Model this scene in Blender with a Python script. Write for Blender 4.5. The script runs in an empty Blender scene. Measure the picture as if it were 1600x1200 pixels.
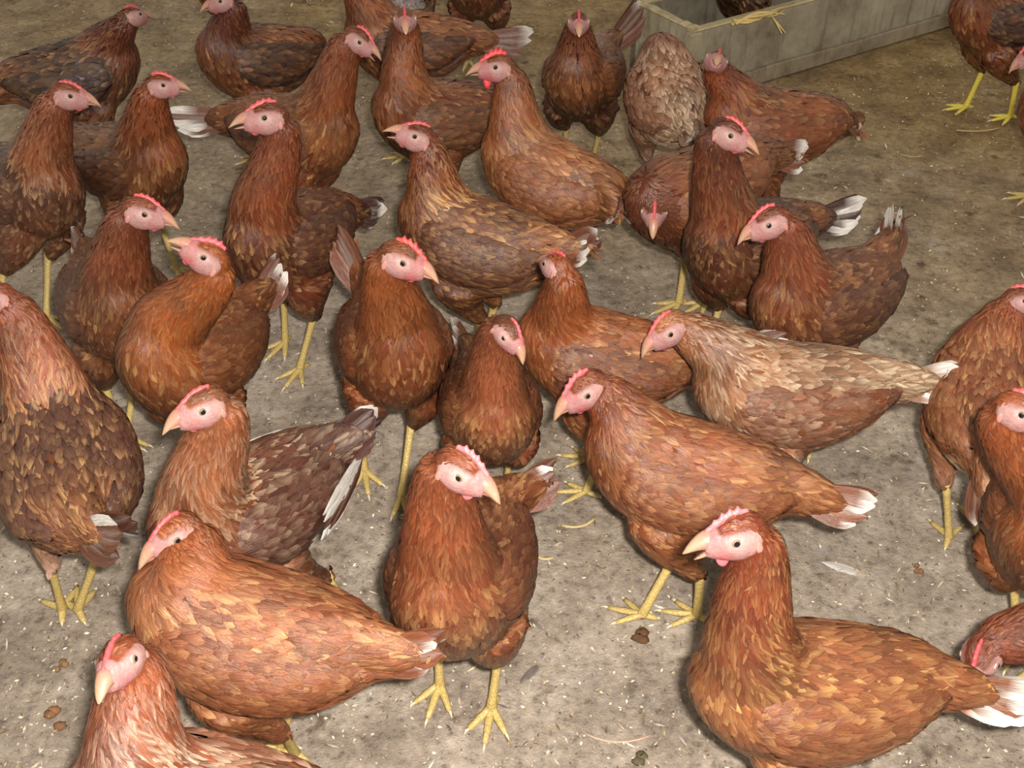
import bpy, math, random
import numpy as np
from mathutils import Vector
from mathutils.bvhtree import BVHTree
from mathutils import noise as mnoise

random.seed(7)
RNG = np.random.default_rng(7)
SC = bpy.context.scene
COL = SC.collection

# ------------------------------------------------------------------ camera, light, exposure
CAM_H, CAM_P, FPX = 1.15, math.radians(38), 1800.0
cd = bpy.data.cameras.new('camera')
cd.sensor_width = 36.0
cd.lens = 36.0 * FPX / 1600.0
cd.clip_start = 0.01
cam = bpy.data.objects.new('camera', cd)
COL.objects.link(cam)
cam.location = (0, 0, CAM_H)
cam.rotation_euler = (math.pi / 2 - CAM_P, 0, 0)
SC.camera = cam

w = bpy.data.worlds.new('barn_daylight')
SC.world = w
w.use_nodes = True
w.node_tree.nodes['Background'].inputs[0].default_value = (1.0, 0.93, 0.80, 1)
w.node_tree.nodes['Background'].inputs[1].default_value = 0.54

fl = bpy.data.lights.new('camera_flash', 'AREA')          # the small flash beside the lens
fl.shape = 'RECTANGLE'; fl.size = 0.04; fl.size_y = 0.025
fl.energy = 47.0
fl.color = (1.0, 0.95, 0.88)
flo = bpy.data.objects.new('camera_flash', fl)
COL.objects.link(flo)
flo.location = (0.045, -0.01, CAM_H + 0.055)
flo.rotation_euler = (math.pi / 2 - CAM_P, 0, 0)

SC.view_settings.view_transform = 'Standard'
SC.view_settings.look = 'None'
SC.view_settings.gamma = 1.0
SC.view_settings.use_curve_mapping = False
SC.view_settings.exposure = 0.0

# ------------------------------------------------------------------ helpers
CP = np.array([0.0, 0.0, CAM_H])
FWD = np.array([0, math.cos(CAM_P), -math.sin(CAM_P)])
UPV = np.array([0, math.sin(CAM_P), math.cos(CAM_P)])

def ray(px, py):
    d = FWD + (px - 800) / FPX * np.array([1.0, 0, 0]) + (600 - py) / FPX * UPV
    return d / np.linalg.norm(d)

def at(px, py, z=0.0):
    d = ray(px, py)
    return CP + d * ((z - CAM_H) / d[2])

def near_on_ray(px, py, q):
    d = ray(px, py)
    return CP + d * float(np.dot(q - CP, d))

def nrm(v):
    v = np.asarray(v, float)
    return v / max(1e-9, np.linalg.norm(v))

def nrows(a):
    return a / np.maximum(1e-9, np.linalg.norm(a, axis=1, keepdims=True))

FEATH = np.array([0.445, 0.388, 0.43])     # overall plumage albedo

def s2l(c):
    c = np.asarray(c, float) / 255.0
    return np.where(c <= 0.04045, c / 12.92, ((c + 0.055) / 1.055) ** 2.4)

def new_mat(name):
    m = bpy.data.materials.new(name)
    m.use_nodes = True
    nt = m.node_tree
    return m, nt, nt.nodes['Principled BSDF']

def node(nt, kind, **kw):
    n = nt.nodes.new(kind)
    for k, v in kw.items():
        setattr(n, k, v)
    return n

def ramp(nt, stops):
    r = nt.nodes.new('ShaderNodeValToRGB')
    e = r.color_ramp.elements
    while len(e) > 1:
        e.remove(e[-1])
    e[0].position, e[0].color = stops[0][0], (*s2l(stops[0][1]), 1)
    for p, c in stops[1:]:
        x = e.new(p); x.color = (*s2l(c), 1)
    return r

def mesh_np(name, V, F, mats, cols=None, mi=None, smooth=True):
    """V (n,3), F list of index arrays (k,4) and (k,3)"""
    me = bpy.data.meshes.new(name)
    V = np.asarray(V, np.float32)
    Fs = [np.asarray(f, np.int32) for f in (F if isinstance(F, (list, tuple)) else [F]) if len(f)]
    tot = np.concatenate([np.full(len(f), f.shape[1], np.int32) for f in Fs])
    idx = np.concatenate([f.ravel() for f in Fs])
    me.vertices.add(len(V)); me.vertices.foreach_set('co', V.ravel())
    me.loops.add(len(idx)); me.loops.foreach_set('vertex_index', idx)
    me.polygons.add(len(tot))
    me.polygons.foreach_set('loop_start', np.concatenate([[0], np.cumsum(tot)[:-1]]).astype(np.int32))
    me.polygons.foreach_set('loop_total', tot)
    if smooth:
        me.polygons.foreach_set('use_smooth', np.ones(len(tot), bool))
    if mi is not None:
        me.polygons.foreach_set('material_index', np.asarray(mi, np.int32))
    for m in (mats if isinstance(mats, (list, tuple)) else [mats]):
        me.materials.append(m)
    if cols is not None:
        a = me.color_attributes.new('col', 'FLOAT_COLOR', 'POINT')
        c = np.ones((len(V), 4), np.float32); c[:, :3] = cols
        a.data.foreach_set('color', c.ravel())
    me.update(calc_edges=True)
    me.validate()
    return me

def link(name, me, parent=None, kind=None, label=None):
    o = bpy.data.objects.new(name, me)
    COL.objects.link(o)
    if parent is not None:
        o.parent = parent
    if kind: o['kind'] = kind
    if label: o['label'] = label
    return o

def empty(name, loc, rz=0.0):
    o = bpy.data.objects.new(name, None)
    o.empty_display_size = 0.05
    COL.objects.link(o)
    o.location = loc
    o.rotation_euler = (0, 0, rz)
    return o

def tag(o, label, cat, group=None):
    o['label'] = label; o['category'] = cat
    if group: o['group'] = group

class Geo:
    """collects vertices, quads/tris and colours"""
    def __init__(s):
        s.V = []; s.Q = []; s.T = []; s.C = []; s.N = []; s.UV = []; s.hasuv = False; s.n = 0; s.mq = []; s.mt = []; s.hasn = False
    def add(s, V, Q=(), T=(), c=(1, 1, 1), m=0, nor=None, uv=None):
        V = np.asarray(V, float)
        s.V.append(V)
        s.N.append(np.zeros((len(V), 3)) if nor is None else nor); s.hasn = s.hasn or nor is not None
        s.UV.append(np.zeros((len(V), 2)) if uv is None else uv); s.hasuv = s.hasuv or uv is not None
        c = np.asarray(c, float)
        s.C.append(np.broadcast_to(c, (len(V), 3)) if c.ndim == 1 else c)
        if len(Q): s.Q.append(np.asarray(Q) + s.n); s.mq += [m] * len(Q)
        if len(T): s.T.append(np.asarray(T) + s.n); s.mt += [m] * len(T)
        s.n += len(V)
    def rings(s, R, c=(1, 1, 1), m=0, cap=True):
        """R (k,n,3) rings -> closed tube"""
        R = np.asarray(R, float); k, n, _ = R.shape
        V = R.reshape(-1, 3)
        i = np.arange(k - 1)[:, None] * n; j = np.arange(n)[None, :]; j2 = (j + 1) % n
        Q = np.stack([i + j, i + j2, i + n + j2, i + n + j], -1).reshape(-1, 4)
        T = []
        cc = np.asarray(c, float)
        if cap:
            a = R[0].mean(0); b = R[-1].mean(0)
            V = np.vstack([V, a, b]); na = k * n
            for q in range(n):
                T.append((na, (q + 1) % n, q)); T.append((na + 1, (k - 1) * n + q, (k - 1) * n + (q + 1) % n))
            if cc.ndim == 2:
                cc = np.vstack([np.repeat(cc, n, 0), cc[:1], cc[-1:]])
        elif cc.ndim == 2:
            cc = np.repeat(cc, n, 0)
        s.add(V, Q, T, cc, m)
    def mesh(s, name, mats):
        F = []
        if s.Q: F.append(np.concatenate(s.Q))
        if s.T: F.append(np.concatenate(s.T))
        me = mesh_np(name, np.concatenate(s.V), F, mats, np.concatenate(s.C), s.mq + s.mt)
        if s.hasuv:
            li = np.zeros(len(me.loops), np.int32); me.loops.foreach_get('vertex_index', li)
            me.uv_layers.new(name='UVMap').data.foreach_set('uv', np.concatenate(s.UV)[li].astype(np.float32).ravel())
        if s.hasn: me.normals_split_custom_set_from_vertices(np.concatenate(s.N).tolist())
        return me

def frame_rings(P, ra, rb, up=(0, 0, 1), n=12, side=None):
    """rings round a polyline P; ra lateral radius, rb radius along 'up'"""
    P = np.asarray(P, float); k = len(P)
    T = np.gradient(P, axis=0); T = nrows(T)
    out = []
    th = np.linspace(0, 2 * math.pi, n, endpoint=False)
    for i in range(k):
        u = np.asarray(up, float); u = nrm(u - T[i] * np.dot(u, T[i]))
        l = np.cross(u, T[i])
        out.append(P[i] + np.outer(np.cos(th) * ra[i], l) + np.outer(np.sin(th) * rb[i], u))
    return np.array(out)

def bez(p0, p1, p2, p3, n):
    t = np.linspace(0, 1, n)[:, None]
    return (1 - t) ** 3 * p0 + 3 * (1 - t) ** 2 * t * p1 + 3 * (1 - t) * t * t * p2 + t ** 3 * p3

def sphere_pts(c, r, nu=10, nv=7):
    th = np.linspace(0, math.pi, nv); ph = np.linspace(0, 2 * math.pi, nu, endpoint=False)
    r = np.broadcast_to(np.asarray(r, float), (3,))
    return np.array([[(c[0] + r[0] * math.sin(a) * math.cos(b), c[1] + r[1] * math.sin(a) * math.sin(b), c[2] + r[2] * math.cos(a)) for b in ph]
                     for a in np.clip(th, 0.12, math.pi - 0.12)])

# ------------------------------------------------------------------ materials
def mat_feather():
    m, nt, b = new_mat('feather')
    a = node(nt, 'ShaderNodeVertexColor', layer_name='col')
    uv = node(nt, 'ShaderNodeUVMap', uv_map='UVMap')
    mp = node(nt, 'ShaderNodeMapping'); mp.inputs['Scale'].default_value = (0.9, 2.4, 1)
    nt.links.new(uv.outputs[0], mp.inputs[0])
    n = node(nt, 'ShaderNodeTexNoise'); n.inputs['Scale'].default_value = 1.5; n.inputs['Detail'].default_value = 4; n.inputs['Roughness'].default_value = 0.65
    nt.links.new(mp.outputs[0], n.inputs['Vector'])
    mr = node(nt, 'ShaderNodeMapRange'); mr.inputs[1].default_value = 0.28; mr.inputs[2].default_value = 0.74
    mr.inputs[3].default_value = 0.50; mr.inputs[4].default_value = 1.42
    nt.links.new(n.outputs['Fac'], mr.inputs[0])
    mx = node(nt, 'ShaderNodeVectorMath', operation='SCALE')
    nt.links.new(a.outputs['Color'], mx.inputs[0]); nt.links.new(mr.outputs[0], mx.inputs['Scale'])
    nt.links.new(mx.outputs[0], b.inputs['Base Color'])
    bp = node(nt, 'ShaderNodeBump'); bp.inputs['Strength'].default_value = 0.8; bp.inputs['Distance'].default_value = 0.0015
    nt.links.new(n.outputs['Fac'], bp.inputs['Height']); nt.links.new(bp.outputs[0], b.inputs['Normal'])
    b.inputs['Roughness'].default_value = 0.42
    b.inputs['Specular IOR Level'].default_value = 0.55
    return m

def mat_attr(name, rough, spec, bump=0.0, scale=300.0, sss=0.0, kind='noise'):
    m, nt, b = new_mat(name)
    a = node(nt, 'ShaderNodeVertexColor', layer_name='col')
    tc = node(nt, 'ShaderNodeTexCoord')
    if kind == 'noise':
        n = node(nt, 'ShaderNodeTexNoise'); n.inputs['Detail'].default_value = 4; out = n.outputs['Fac']
    else:
        n = node(nt, 'ShaderNodeTexVoronoi'); out = n.outputs['Distance']
    n.inputs['Scale'].default_value = scale
    nt.links.new(tc.outputs['Object'], n.inputs['Vector'])
    mr = node(nt, 'ShaderNodeMapRange'); mr.inputs[1].default_value = 0.2; mr.inputs[2].default_value = 0.8
    mr.inputs[3].default_value = 0.86; mr.inputs[4].default_value = 1.14
    nt.links.new(out, mr.inputs[0])
    mx = node(nt, 'ShaderNodeVectorMath', operation='SCALE')
    nt.links.new(a.outputs['Color'], mx.inputs[0]); nt.links.new(mr.outputs[0], mx.inputs['Scale'])
    nt.links.new(mx.outputs[0], b.inputs['Base Color'])
    if bump:
        bp = node(nt, 'ShaderNodeBump'); bp.inputs['Strength'].default_value = bump; bp.inputs['Distance'].default_value = 0.001
        nt.links.new(out, bp.inputs['Height']); nt.links.new(bp.outputs[0], b.inputs['Normal'])
    b.inputs['Roughness'].default_value = rough
    b.inputs['Specular IOR Level'].default_value = spec
    if sss:
        b.inputs['Subsurface Weight'].default_value = sss
        b.inputs['Subsurface Radius'].default_value = (0.006, 0.002, 0.001)
        b.inputs['Subsurface Scale'].default_value = 0.6
    return m

M_FEATHER = mat_feather()
M_DOWN = mat_attr('under_down', 0.9, 0.1, 0.3, 200)
M_SKIN = mat_attr('bare_skin', 0.5, 0.35, 0.9, 300, 0.0)
M_COMB = mat_attr('comb_flesh', 0.45, 0.45, 0.5, 500, 0.0)
M_BEAK = mat_attr('beak_horn', 0.38, 0.5, 0.1, 300)
M_LEG = mat_attr('scaly_leg', 0.45, 0.45, 0.7, 330, kind='voronoi')
M_EYE = mat_attr('eye_gloss', 0.08, 0.6)

# ------------------------------------------------------------------ setting: floor
FX0, FX1, FY0, FY1 = -2.6, 3.2, 0.25, 5.2

def mat_floor():
    m, nt, b = new_mat('trodden_litter_floor')
    tc = node(nt, 'ShaderNodeTexCoord')
    def noise(scale, det, rough=0.6):
        n = node(nt, 'ShaderNodeTexNoise'); n.inputs['Scale'].default_value = scale
        n.inputs['Detail'].default_value = det; n.inputs['Roughness'].default_value = rough
        nt.links.new(tc.outputs['Object'], n.inputs['Vector']); return n
    big = noise(1.3, 5); mid = noise(9, 8, 0.7); fine = noise(75, 8, 0.75); grain = noise(320, 3, 0.7)
    r1 = ramp(nt, [(0.34, (158, 142, 126)), (0.5, (190, 173, 155)), (0.64, (214, 198, 180))])
    nt.links.new(mid.outputs['Fac'], r1.inputs[0])
    r2 = ramp(nt, [(0.36, (138, 110, 70)), (0.5, (174, 143, 94)), (0.66, (204, 174, 122))])
    nt.links.new(mid.outputs['Fac'], r2.inputs[0])
    # drier golden litter lies deeper at the far right, bare grey concrete shows nearer
    sx = node(nt, 'ShaderNodeSeparateXYZ'); nt.links.new(tc.outputs['Object'], sx.inputs[0])
    d = node(nt, 'ShaderNodeMath', operation='MULTIPLY_ADD'); d.inputs[1].default_value = 0.55; d.inputs[2].default_value = -0.78
    nt.links.new(sx.outputs['Y'], d.inputs[0])
    d2 = node(nt, 'ShaderNodeMath', operation='MULTIPLY_ADD'); d2.inputs[1].default_value = 0.22
    nt.links.new(sx.outputs['X'], d2.inputs[0]); nt.links.new(d.outputs[0], d2.inputs[2])
    d3 = node(nt, 'ShaderNodeMath', operation='MULTIPLY_ADD'); d3.inputs[1].default_value = 1.6
    nt.links.new(big.outputs['Fac'], d3.inputs[0]); nt.links.new(d2.outputs[0], d3.inputs[2])
    d4 = node(nt, 'ShaderNodeMath', operation='SUBTRACT', use_clamp=True); d4.inputs[1].default_value = 0.75
    nt.links.new(d3.outputs[0], d4.inputs[0])
    mix = node(nt, 'ShaderNodeMix', data_type='RGBA')
    nt.links.new(d4.outputs[0], mix.inputs['Factor']); nt.links.new(r1.outputs[0], mix.inputs['A']); nt.links.new(r2.outputs[0], mix.inputs['B'])
    r3 = ramp(nt, [(0.30, (120, 112, 104)), (0.45, (205, 205, 205)), (0.56, (225, 225, 225)), (0.72, (255, 255, 255))])
    nt.links.new(fine.outputs['Fac'], r3.inputs[0])
    m2 = node(nt, 'ShaderNodeMix', data_type='RGBA', blend_type='MULTIPLY'); m2.inputs['Factor'].default_value = 1.0
    nt.links.new(mix.outputs['Result'], m2.inputs['A']); nt.links.new(r3.outputs[0], m2.inputs['B'])
    # droppings and damp: dark spots, and chalky white patches
    sp = noise(16, 4, 0.55)
    r4 = ramp(nt, [(0.0, (255, 255, 255)), (0.62, (255, 255, 255)), (0.70, (150, 135, 115))])
    nt.links.new(sp.outputs['Fac'], r4.inputs[0])
    m3 = node(nt, 'ShaderNodeMix', data_type='RGBA', blend_type='MULTIPLY'); m3.inputs['Factor'].default_value = 0.8
    nt.links.new(m2.outputs['Result'], m3.inputs['A']); nt.links.new(r4.outputs[0], m3.inputs['B'])
    wp = noise(6.5, 6, 0.65)
    r5 = ramp(nt, [(0.60, (0, 0, 0)), (0.74, (150, 150, 150))])
    nt.links.new(wp.outputs['Fac'], r5.inputs[0])
    m4 = node(nt, 'ShaderNodeMix', data_type='RGBA'); m4.inputs['B'].default_value = (*s2l((208, 205, 204)), 1)
    nt.links.new(r5.outputs[0], m4.inputs['Factor']); nt.links.new(m3.outputs['Result'], m4.inputs['A'])
    nt.links.new(m4.outputs['Result'], b.inputs['Base Color'])
    ad = node(nt, 'ShaderNodeMath', operation='MULTIPLY_ADD'); ad.inputs[1].default_value = 0.35
    nt.links.new(grain.outputs['Fac'], ad.inputs[0]); nt.links.new(fine.outputs['Fac'], ad.inputs[2])
    bp = node(nt, 'ShaderNodeBump'); bp.inputs['Strength'].default_value = 0.8; bp.inputs['Distance'].default_value = 0.006
    nt.links.new(ad.outputs[0], bp.inputs['Height']); nt.links.new(bp.outputs[0], b.inputs['Normal'])
    b.inputs['Roughness'].default_value = 0.7
    b.inputs['Specular IOR Level'].default_value = 0.35
    return m

def floor_z(x, y):
    return 0.0045 * mnoise.noise(Vector((x * 7, y * 7, 0))) + 0.003 * mnoise.noise(Vector((x * 24, y * 24, 3)))

nx, ny = 230, 200
xs = np.linspace(FX0, FX1, nx); ys = np.linspace(FY0, FY1, ny)
V = np.array([(x, y, floor_z(x, y) - 0.004) for y in ys for x in xs])
i = np.arange(ny - 1)[:, None] * nx; j = np.arange(nx - 1)[None, :]
Q = np.stack([i + j, i + j + 1, i + nx + j + 1, i + nx + j], -1).reshape(-1, 4)
link('floor', mesh_np('floor', V, Q, mat_floor()), kind='structure')

# loose litter: chaff, shavings and crumbs, too many to count
def litter():
    m = mat_attr('chaff', 0.35, 0.5)
    g_v, g_q, g_c = [], [], []
    n = 34000
    y = FY0 + 0.2 + (RNG.random(n) ** 1.25) * 3.6
    x = (RNG.random(n) - 0.5) * (0.75 + 0.98 * y)
    ok = ~((x > 0.25) & (y > 2.45 + (x - .41) * .66))
    x, y = x[ok], y[ok]; n = len(x)
    deep = np.clip(0.25 + 0.3 * (y - 1.2) + 0.25 * x, 0.05, 1)
    L = RNG.uniform(0.0012, 0.0038, n) * np.where(RNG.random(n) < 0.10, 2.6, 1)
    W = RNG.uniform(0.0008, 0.0018, n)
    a = RNG.uniform(0, 2 * math.pi, n)
    tilt = RNG.uniform(-0.5, 0.5, n); roll = RNG.uniform(-0.8, 0.8, n)
    ux = np.stack([np.cos(a) * np.cos(tilt), np.sin(a) * np.cos(tilt), np.sin(tilt)], 1)
    vx = np.stack([-np.sin(a) * np.cos(roll), np.cos(a) * np.cos(roll), np.sin(roll)], 1)
    nxv = np.cross(ux, vx)
    z = np.array([floor_z(p, q) for p, q in zip(x, y)]) + 0.0002
    c = np.stack([x, y, z], 1)
    U = ux * L[:, None]; Wv = vx * W[:, None]; N = nxv * (W * 0.45)[:, None]
    P = np.stack([c - U, c + Wv, c + U, c - Wv, c + N], 1)          # low four-sided chip
    V = P.reshape(-1, 3)
    b = np.arange(n)[:, None] * 5
    T = np.concatenate([b + np.array([[0, 3, 4]]), b + np.array([[3, 2, 4]]), b + np.array([[2, 1, 4]]), b + np.array([[1, 0, 4]])])
    pal = s2l(np.array([(186, 172, 148), (150, 132, 100), (206, 194, 168), (118, 96, 66), (176, 156, 112), (96, 82, 66), (160, 150, 138), (222, 212, 190)]))
    k = RNG.integers(0, len(pal), n)
    cols = np.repeat(pal[k] * RNG.uniform(0.75, 1.1, (n, 1)), 5, 0)
    link('loose_litter', mesh_np('loose_litter', V, T, m, cols, smooth=False), kind='stuff',
         label='pale chaff and crumbs of litter strewn over the grey floor')['category'] = 'litter'
litter()

# ------------------------------------------------------------------ low board enclosure at the back right
def mat_board():
    m, nt, b = new_mat('weathered_board')
    tc = node(nt, 'ShaderNodeTexCoord')
    n = node(nt, 'ShaderNodeTexNoise'); n.inputs['Scale'].default_value = 7; n.inputs['Detail'].default_value = 8; n.inputs['Roughness'].default_value = 0.7
    nt.links.new(tc.outputs['Object'], n.inputs['Vector'])
    a = node(nt, 'ShaderNodeVertexColor', layer_name='col')
    r = ramp(nt, [(0.3, (150, 140, 125)), (0.5, (215, 210, 200)), (0.7, (250, 248, 245))])
    nt.links.new(n.outputs['Fac'], r.inputs[0])
    mx = node(nt, 'ShaderNodeMix', data_type='RGBA', blend_type='MULTIPLY'); mx.inputs['Factor'].default_value = 1
    nt.links.new(a.outputs['Color'], mx.inputs['A']); nt.links.new(r.outputs[0], mx.inputs['B'])
    mp = node(nt, 'ShaderNodeMapping'); mp.inputs['Scale'].default_value = (30, 30, 4)
    nt.links.new(tc.outputs['Object'], mp.inputs[0])
    st = node(nt, 'ShaderNodeTexNoise'); st.inputs['Scale'].default_value = 2; st.inputs['Detail'].default_value = 4
    nt.links.new(mp.outputs[0], st.inputs['Vector'])
    r2 = ramp(nt, [(0.30, (120, 108, 92)), (0.46, (255, 255, 255))])
    nt.links.new(st.outputs['Fac'], r2.inputs[0])
    m2 = node(nt, 'ShaderNodeMix', data_type='RGBA', blend_type='MULTIPLY'); m2.inputs['Factor'].default_value = 0.3
    nt.links.new(mx.outputs['Result'], m2.inputs['A']); nt.links.new(r2.outputs[0], m2.inputs['B'])
    nt.links.new(m2.outputs['Result'], b.inputs['Base Color'])
    bp = node(nt, 'ShaderNodeBump'); bp.inputs['Strength'].default_value = 0.5; bp.inputs['Distance'].default_value = 0.004
    nt.links.new(n.outputs['Fac'], bp.inputs['Height']); nt.links.new(bp.outputs[0], b.inputs['Normal'])
    b.inputs['Roughness'].default_value = 0.8
    return m
M_BOARD = mat_board()

def board(name, p0, p1, z0, z1, th, off, col, parent, seed=0, seg=10):
    """a slightly worn upright board from p0 to p1, its face off metres proud"""
    p0 = np.asarray(p0[:2], float); p1 = np.asarray(p1[:2], float)
    d = nrm(p1 - p0); nv = np.array([d[1], -d[0]])
    rs = np.random.default_rng(seed)
    R = []
    ts = np.linspace(0, 1, seg + 1)
    jz = rs.normal(0, 0.0012, seg + 1)
    e = min(0.003, th * 0.3)
    for t, z_ in zip(ts, jz):
        q = p0 + (p1 - p0) * t + nv * off
        prof = [(-th / 2, z0), (th / 2 - e, z0), (th / 2, z0 + e), (th / 2, z1 - e + z_), (th / 2 - e, z1 + z_), (-th / 2 + e, z1 + z_), (-th / 2, z1 - e + z_)]
        R.append([(q[0] + nv[0] * a, q[1] + nv[1] * a, b_) for a, b_ in prof])
    g = Geo(); g.rings(R, s2l(col))
    o = link(name, g.mesh(name, M_BOARD), parent)
    for p in o.data.polygons: p.use_smooth = False
    return o

BC = at(1075, 160)[:2]
BR = at(1470, 42)[:2]
bd = nrm(BR - BC); bn = np.array([-bd[1], bd[0]])
BL = BC + bn * 0.225
LONG = 2.1; BH = 0.168
enc = empty('board_enclosure', (0, 0, 0))
tag(enc, 'low weathered grey board enclosure with pale wooden rim at the back right', 'enclosure')
c1 = (172, 165, 148)
board('panel', BC, BC + bd * 0.731, 0.0, BH, 0.018, -0.009, c1, enc, 1)
board('panel', BC + bd * 0.743, BC + bd * 1.42, 0.0, BH, 0.018, -0.009, (176, 169, 152), enc, 2)
board('panel', BC + bd * 1.426, BC + bd * LONG, 0.0, BH, 0.018, -0.009, (170, 163, 146), enc, 3)
board('plinth', BC + bd * 0.0, BC + bd * LONG, 0.0, 0.038, 0.014, 0.007, (160, 148, 128), enc, 4, 16)
board('end_panel', BL, BC, 0.0, BH, 0.018, -0.009, (178, 169, 148), enc, 5)
board('back_panel', BL + bd * LONG, BL, 0.0, BH, 0.018, -0.009, (150, 144, 130), enc, 6)
board('corner_post', BC - bn * 0.004 - bd * 0.02, BC - bn * 0.004 + bd * 0.012, 0.0, BH + 0.002, 0.022, -0.004, (178, 168, 146), enc, 7, 2)
for a_, b_, s_ in ((BC - bd * .005, BC + bd * LONG, 8), (BL, BC, 9), (BL + bd * LONG, BL - bd * .005, 10)):
    board('rim', a_, b_, BH, BH + 0.008, 0.024, -0.009, (196, 182, 148), enc, s_, 14)

# ------------------------------------------------------------------ hens
TRUNK = np.array([  # x, centre z, half width, half height
    (-0.175, .268, .010, .012), (-0.165, .266, .022, .026), (-0.140, .258, .044, .048), (-0.105, .246, .064, .066), (-0.06, .236, .077, .079),
    (-0.01, .230, .083, .086), (0.04, .232, .082, .087), (0.08, .241, .074, .078), (0.11, .250, .059, .062), (0.13, .256, .040, .043), (0.142, .259, .018, .020)])

TRUNK[:, 0] *= np.where(TRUNK[:, 0] < 0, 0.82, 0.90); TRUNK[:, 1] = .236 + (TRUNK[:, 1] - .236) * .9; TRUNK[:, 2] *= .80; TRUNK[:, 3] *= .88

def tr(x, k):
    return np.interp(x, TRUNK[:, 0], TRUNK[:, k])

RUST, DARK, GOLD, CREAM, WHITE, BUFF = (168, 88, 46), (92, 50, 36), (200, 124, 62), (226, 190, 148), (214, 206, 198), (206, 156, 108)

class Hen:
    pass

def solve(sp):
    """pose of one hen: where it stands, how it faces, where head and tail point"""
    h = Hen(); h.sp = sp
    s = sp.get('s', 1.0); h.s = s
    c = at(*sp['bc'], 0.23 * s)
    yaw = math.radians(sp['yaw'])
    h.loc = np.array([c[0], c[1], 0.0]) if 'loc' not in sp else np.array([*sp['loc'], 0.0]); h.yaw = yaw
    cz, sz = math.cos(yaw), math.sin(yaw)
    h.R = np.array([[cz, -sz, 0], [sz, cz, 0], [0, 0, 1.0]])
    pa = math.radians(sp.get('pitch', 8)); h.pa = pa
    cp_, sp_ = math.cos(pa), math.sin(pa)
    h.fat = sp.get('fat', 1.0)
    h.hs = sp.get('hs', 1.06) * s
    def T(p):       # trunk frame -> local, pitched and scaled
        p = np.atleast_2d(np.asarray(p, float)).copy()
        z = p[:, 2] - 0.23
        x = p[:, 0] * cp_ - z * sp_
        zz = p[:, 0] * sp_ + z * cp_ + 0.23
        return np.stack([x, p[:, 1] * h.fat, zz], 1) * s
    h.T = T
    toW = lambda p: h.R @ p + h.loc
    toL = lambda p: h.R.T @ (p - h.loc)
    h.toL = toL
    # head
    N0 = T((0.056, 0, .262))[0]; h.N0 = N0
    nomL = np.array([sp.get('hf', 0.105), sp.get('hl', 0.0), sp.get('hh', 0.40)]) * s
    nom = toW(nomL)
    if 'eye' in sp:
        off = np.zeros(3); C = nom.copy(); side = 0
        for it in range(6):
            e = near_on_ray(*sp['eye'], nom + off)
            C = e - off
            d = ray(*sp['beak']); tc_ = float(np.dot(C - CP, d)); q = CP + d * tc_ - C
            if 'hs' not in sp: h.hs = float(np.clip(np.linalg.norm(q) / .0445 / .96, 1.04 * s, 1.18 * s))
            L = 0.0445 * h.hs
            dd = L * L - float(q @ q)
            tw = sp.get('tw', 0)
            if dd <= 0 or tw == 0: tip = CP + d * tc_
            else: tip = CP + d * (tc_ - tw * math.sqrt(dd))
            b = nrm(tip - C)
            up = np.array([0, 0, 1.0]); up = nrm(up - b * (up @ b))
            a = math.radians(sp.get('beakdown', 11))
            hx = nrm(b * math.cos(a) + up * math.sin(a)); hz = nrm(up - hx * (up @ hx))
            if not sp.get('centre'):
                hy0 = np.cross(hz, hx); sd0 = 1.0 if hy0 @ (CP - C) > 0 else -1.0; ra = math.radians(sp.get('tilt', 16))
                hz = hz * math.cos(ra) - hy0 * sd0 * math.sin(ra)
            hy = np.cross(hz, hx)
            if sp.get('centre'): off = hx * 0.0
            else:
                side = 1.0 if hy @ (CP - C) > 0 else -1.0
                off = (hx * .004 + hy * side * .0165 + hz * .003) * h.hs
        h.C = toL(C); h.HX, h.HY, h.HZ = h.R.T @ hx, h.R.T @ hy, h.R.T @ hz
    else:
        h.C = nomL; a = math.radians(sp.get('hyaw', 0)); p_ = math.radians(sp.get('hpitch', 0))
        h.HX = np.array([math.cos(a) * math.cos(p_), math.sin(a) * math.cos(p_), math.sin(p_)])
        h.HZ = nrm(np.array([0, 0, 1.0]) - h.HX * h.HX[2]); h.HY = np.cross(h.HZ, h.HX)
    h.devs = np.linalg.norm(h.C - nomL) / s
    # neck curve, body -> head
    A = h.C + (h.HX * -.017 + h.HZ * -.006) * h.hs
    dA = A - N0; ln = np.linalg.norm(dA)
    t0 = T((0.056 + .65, 0, .262 + .75))[0] - N0; t0 = nrm(t0)
    t1 = nrm(nrm(dA) + 0.35 * np.array([0, 0, 1.0]) * (1 if dA[2] > 0.03 else -0.3) + 0.15 * h.HX)
    h.neck = bez(N0, N0 + t0 * ln * .38, A - t1 * ln * .36, A, 14)
    # tail
    T0 = T((-0.122, 0, .262))[0]; h.T0 = T0
    if 'tail' in sp:
        el = math.radians(sp.get('tel', 28))
        nomt = toW(T0 + 0.14 * s * np.array([-math.cos(el), 0, math.sin(el)]))
        tip = near_on_ray(*sp['tail'], nomt)
        v = toL(tip) - T0; ln = float(np.clip(np.linalg.norm(v), min(.088, sp.get('tmax', 1)) * s, sp.get('tmax', .175) * s)); v = nrm(v)
    else:
        el = math.radians(sp.get('tel', 28)); ty = math.radians(sp.get('tyaw', 0))
        v = np.array([-math.cos(el) * math.cos(ty), -math.cos(el) * math.sin(ty), math.sin(el)]); ln = sp.get('tlen', .135) * s
    h.TV, h.TL = v, ln
    # feet
    h.feet = []
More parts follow.
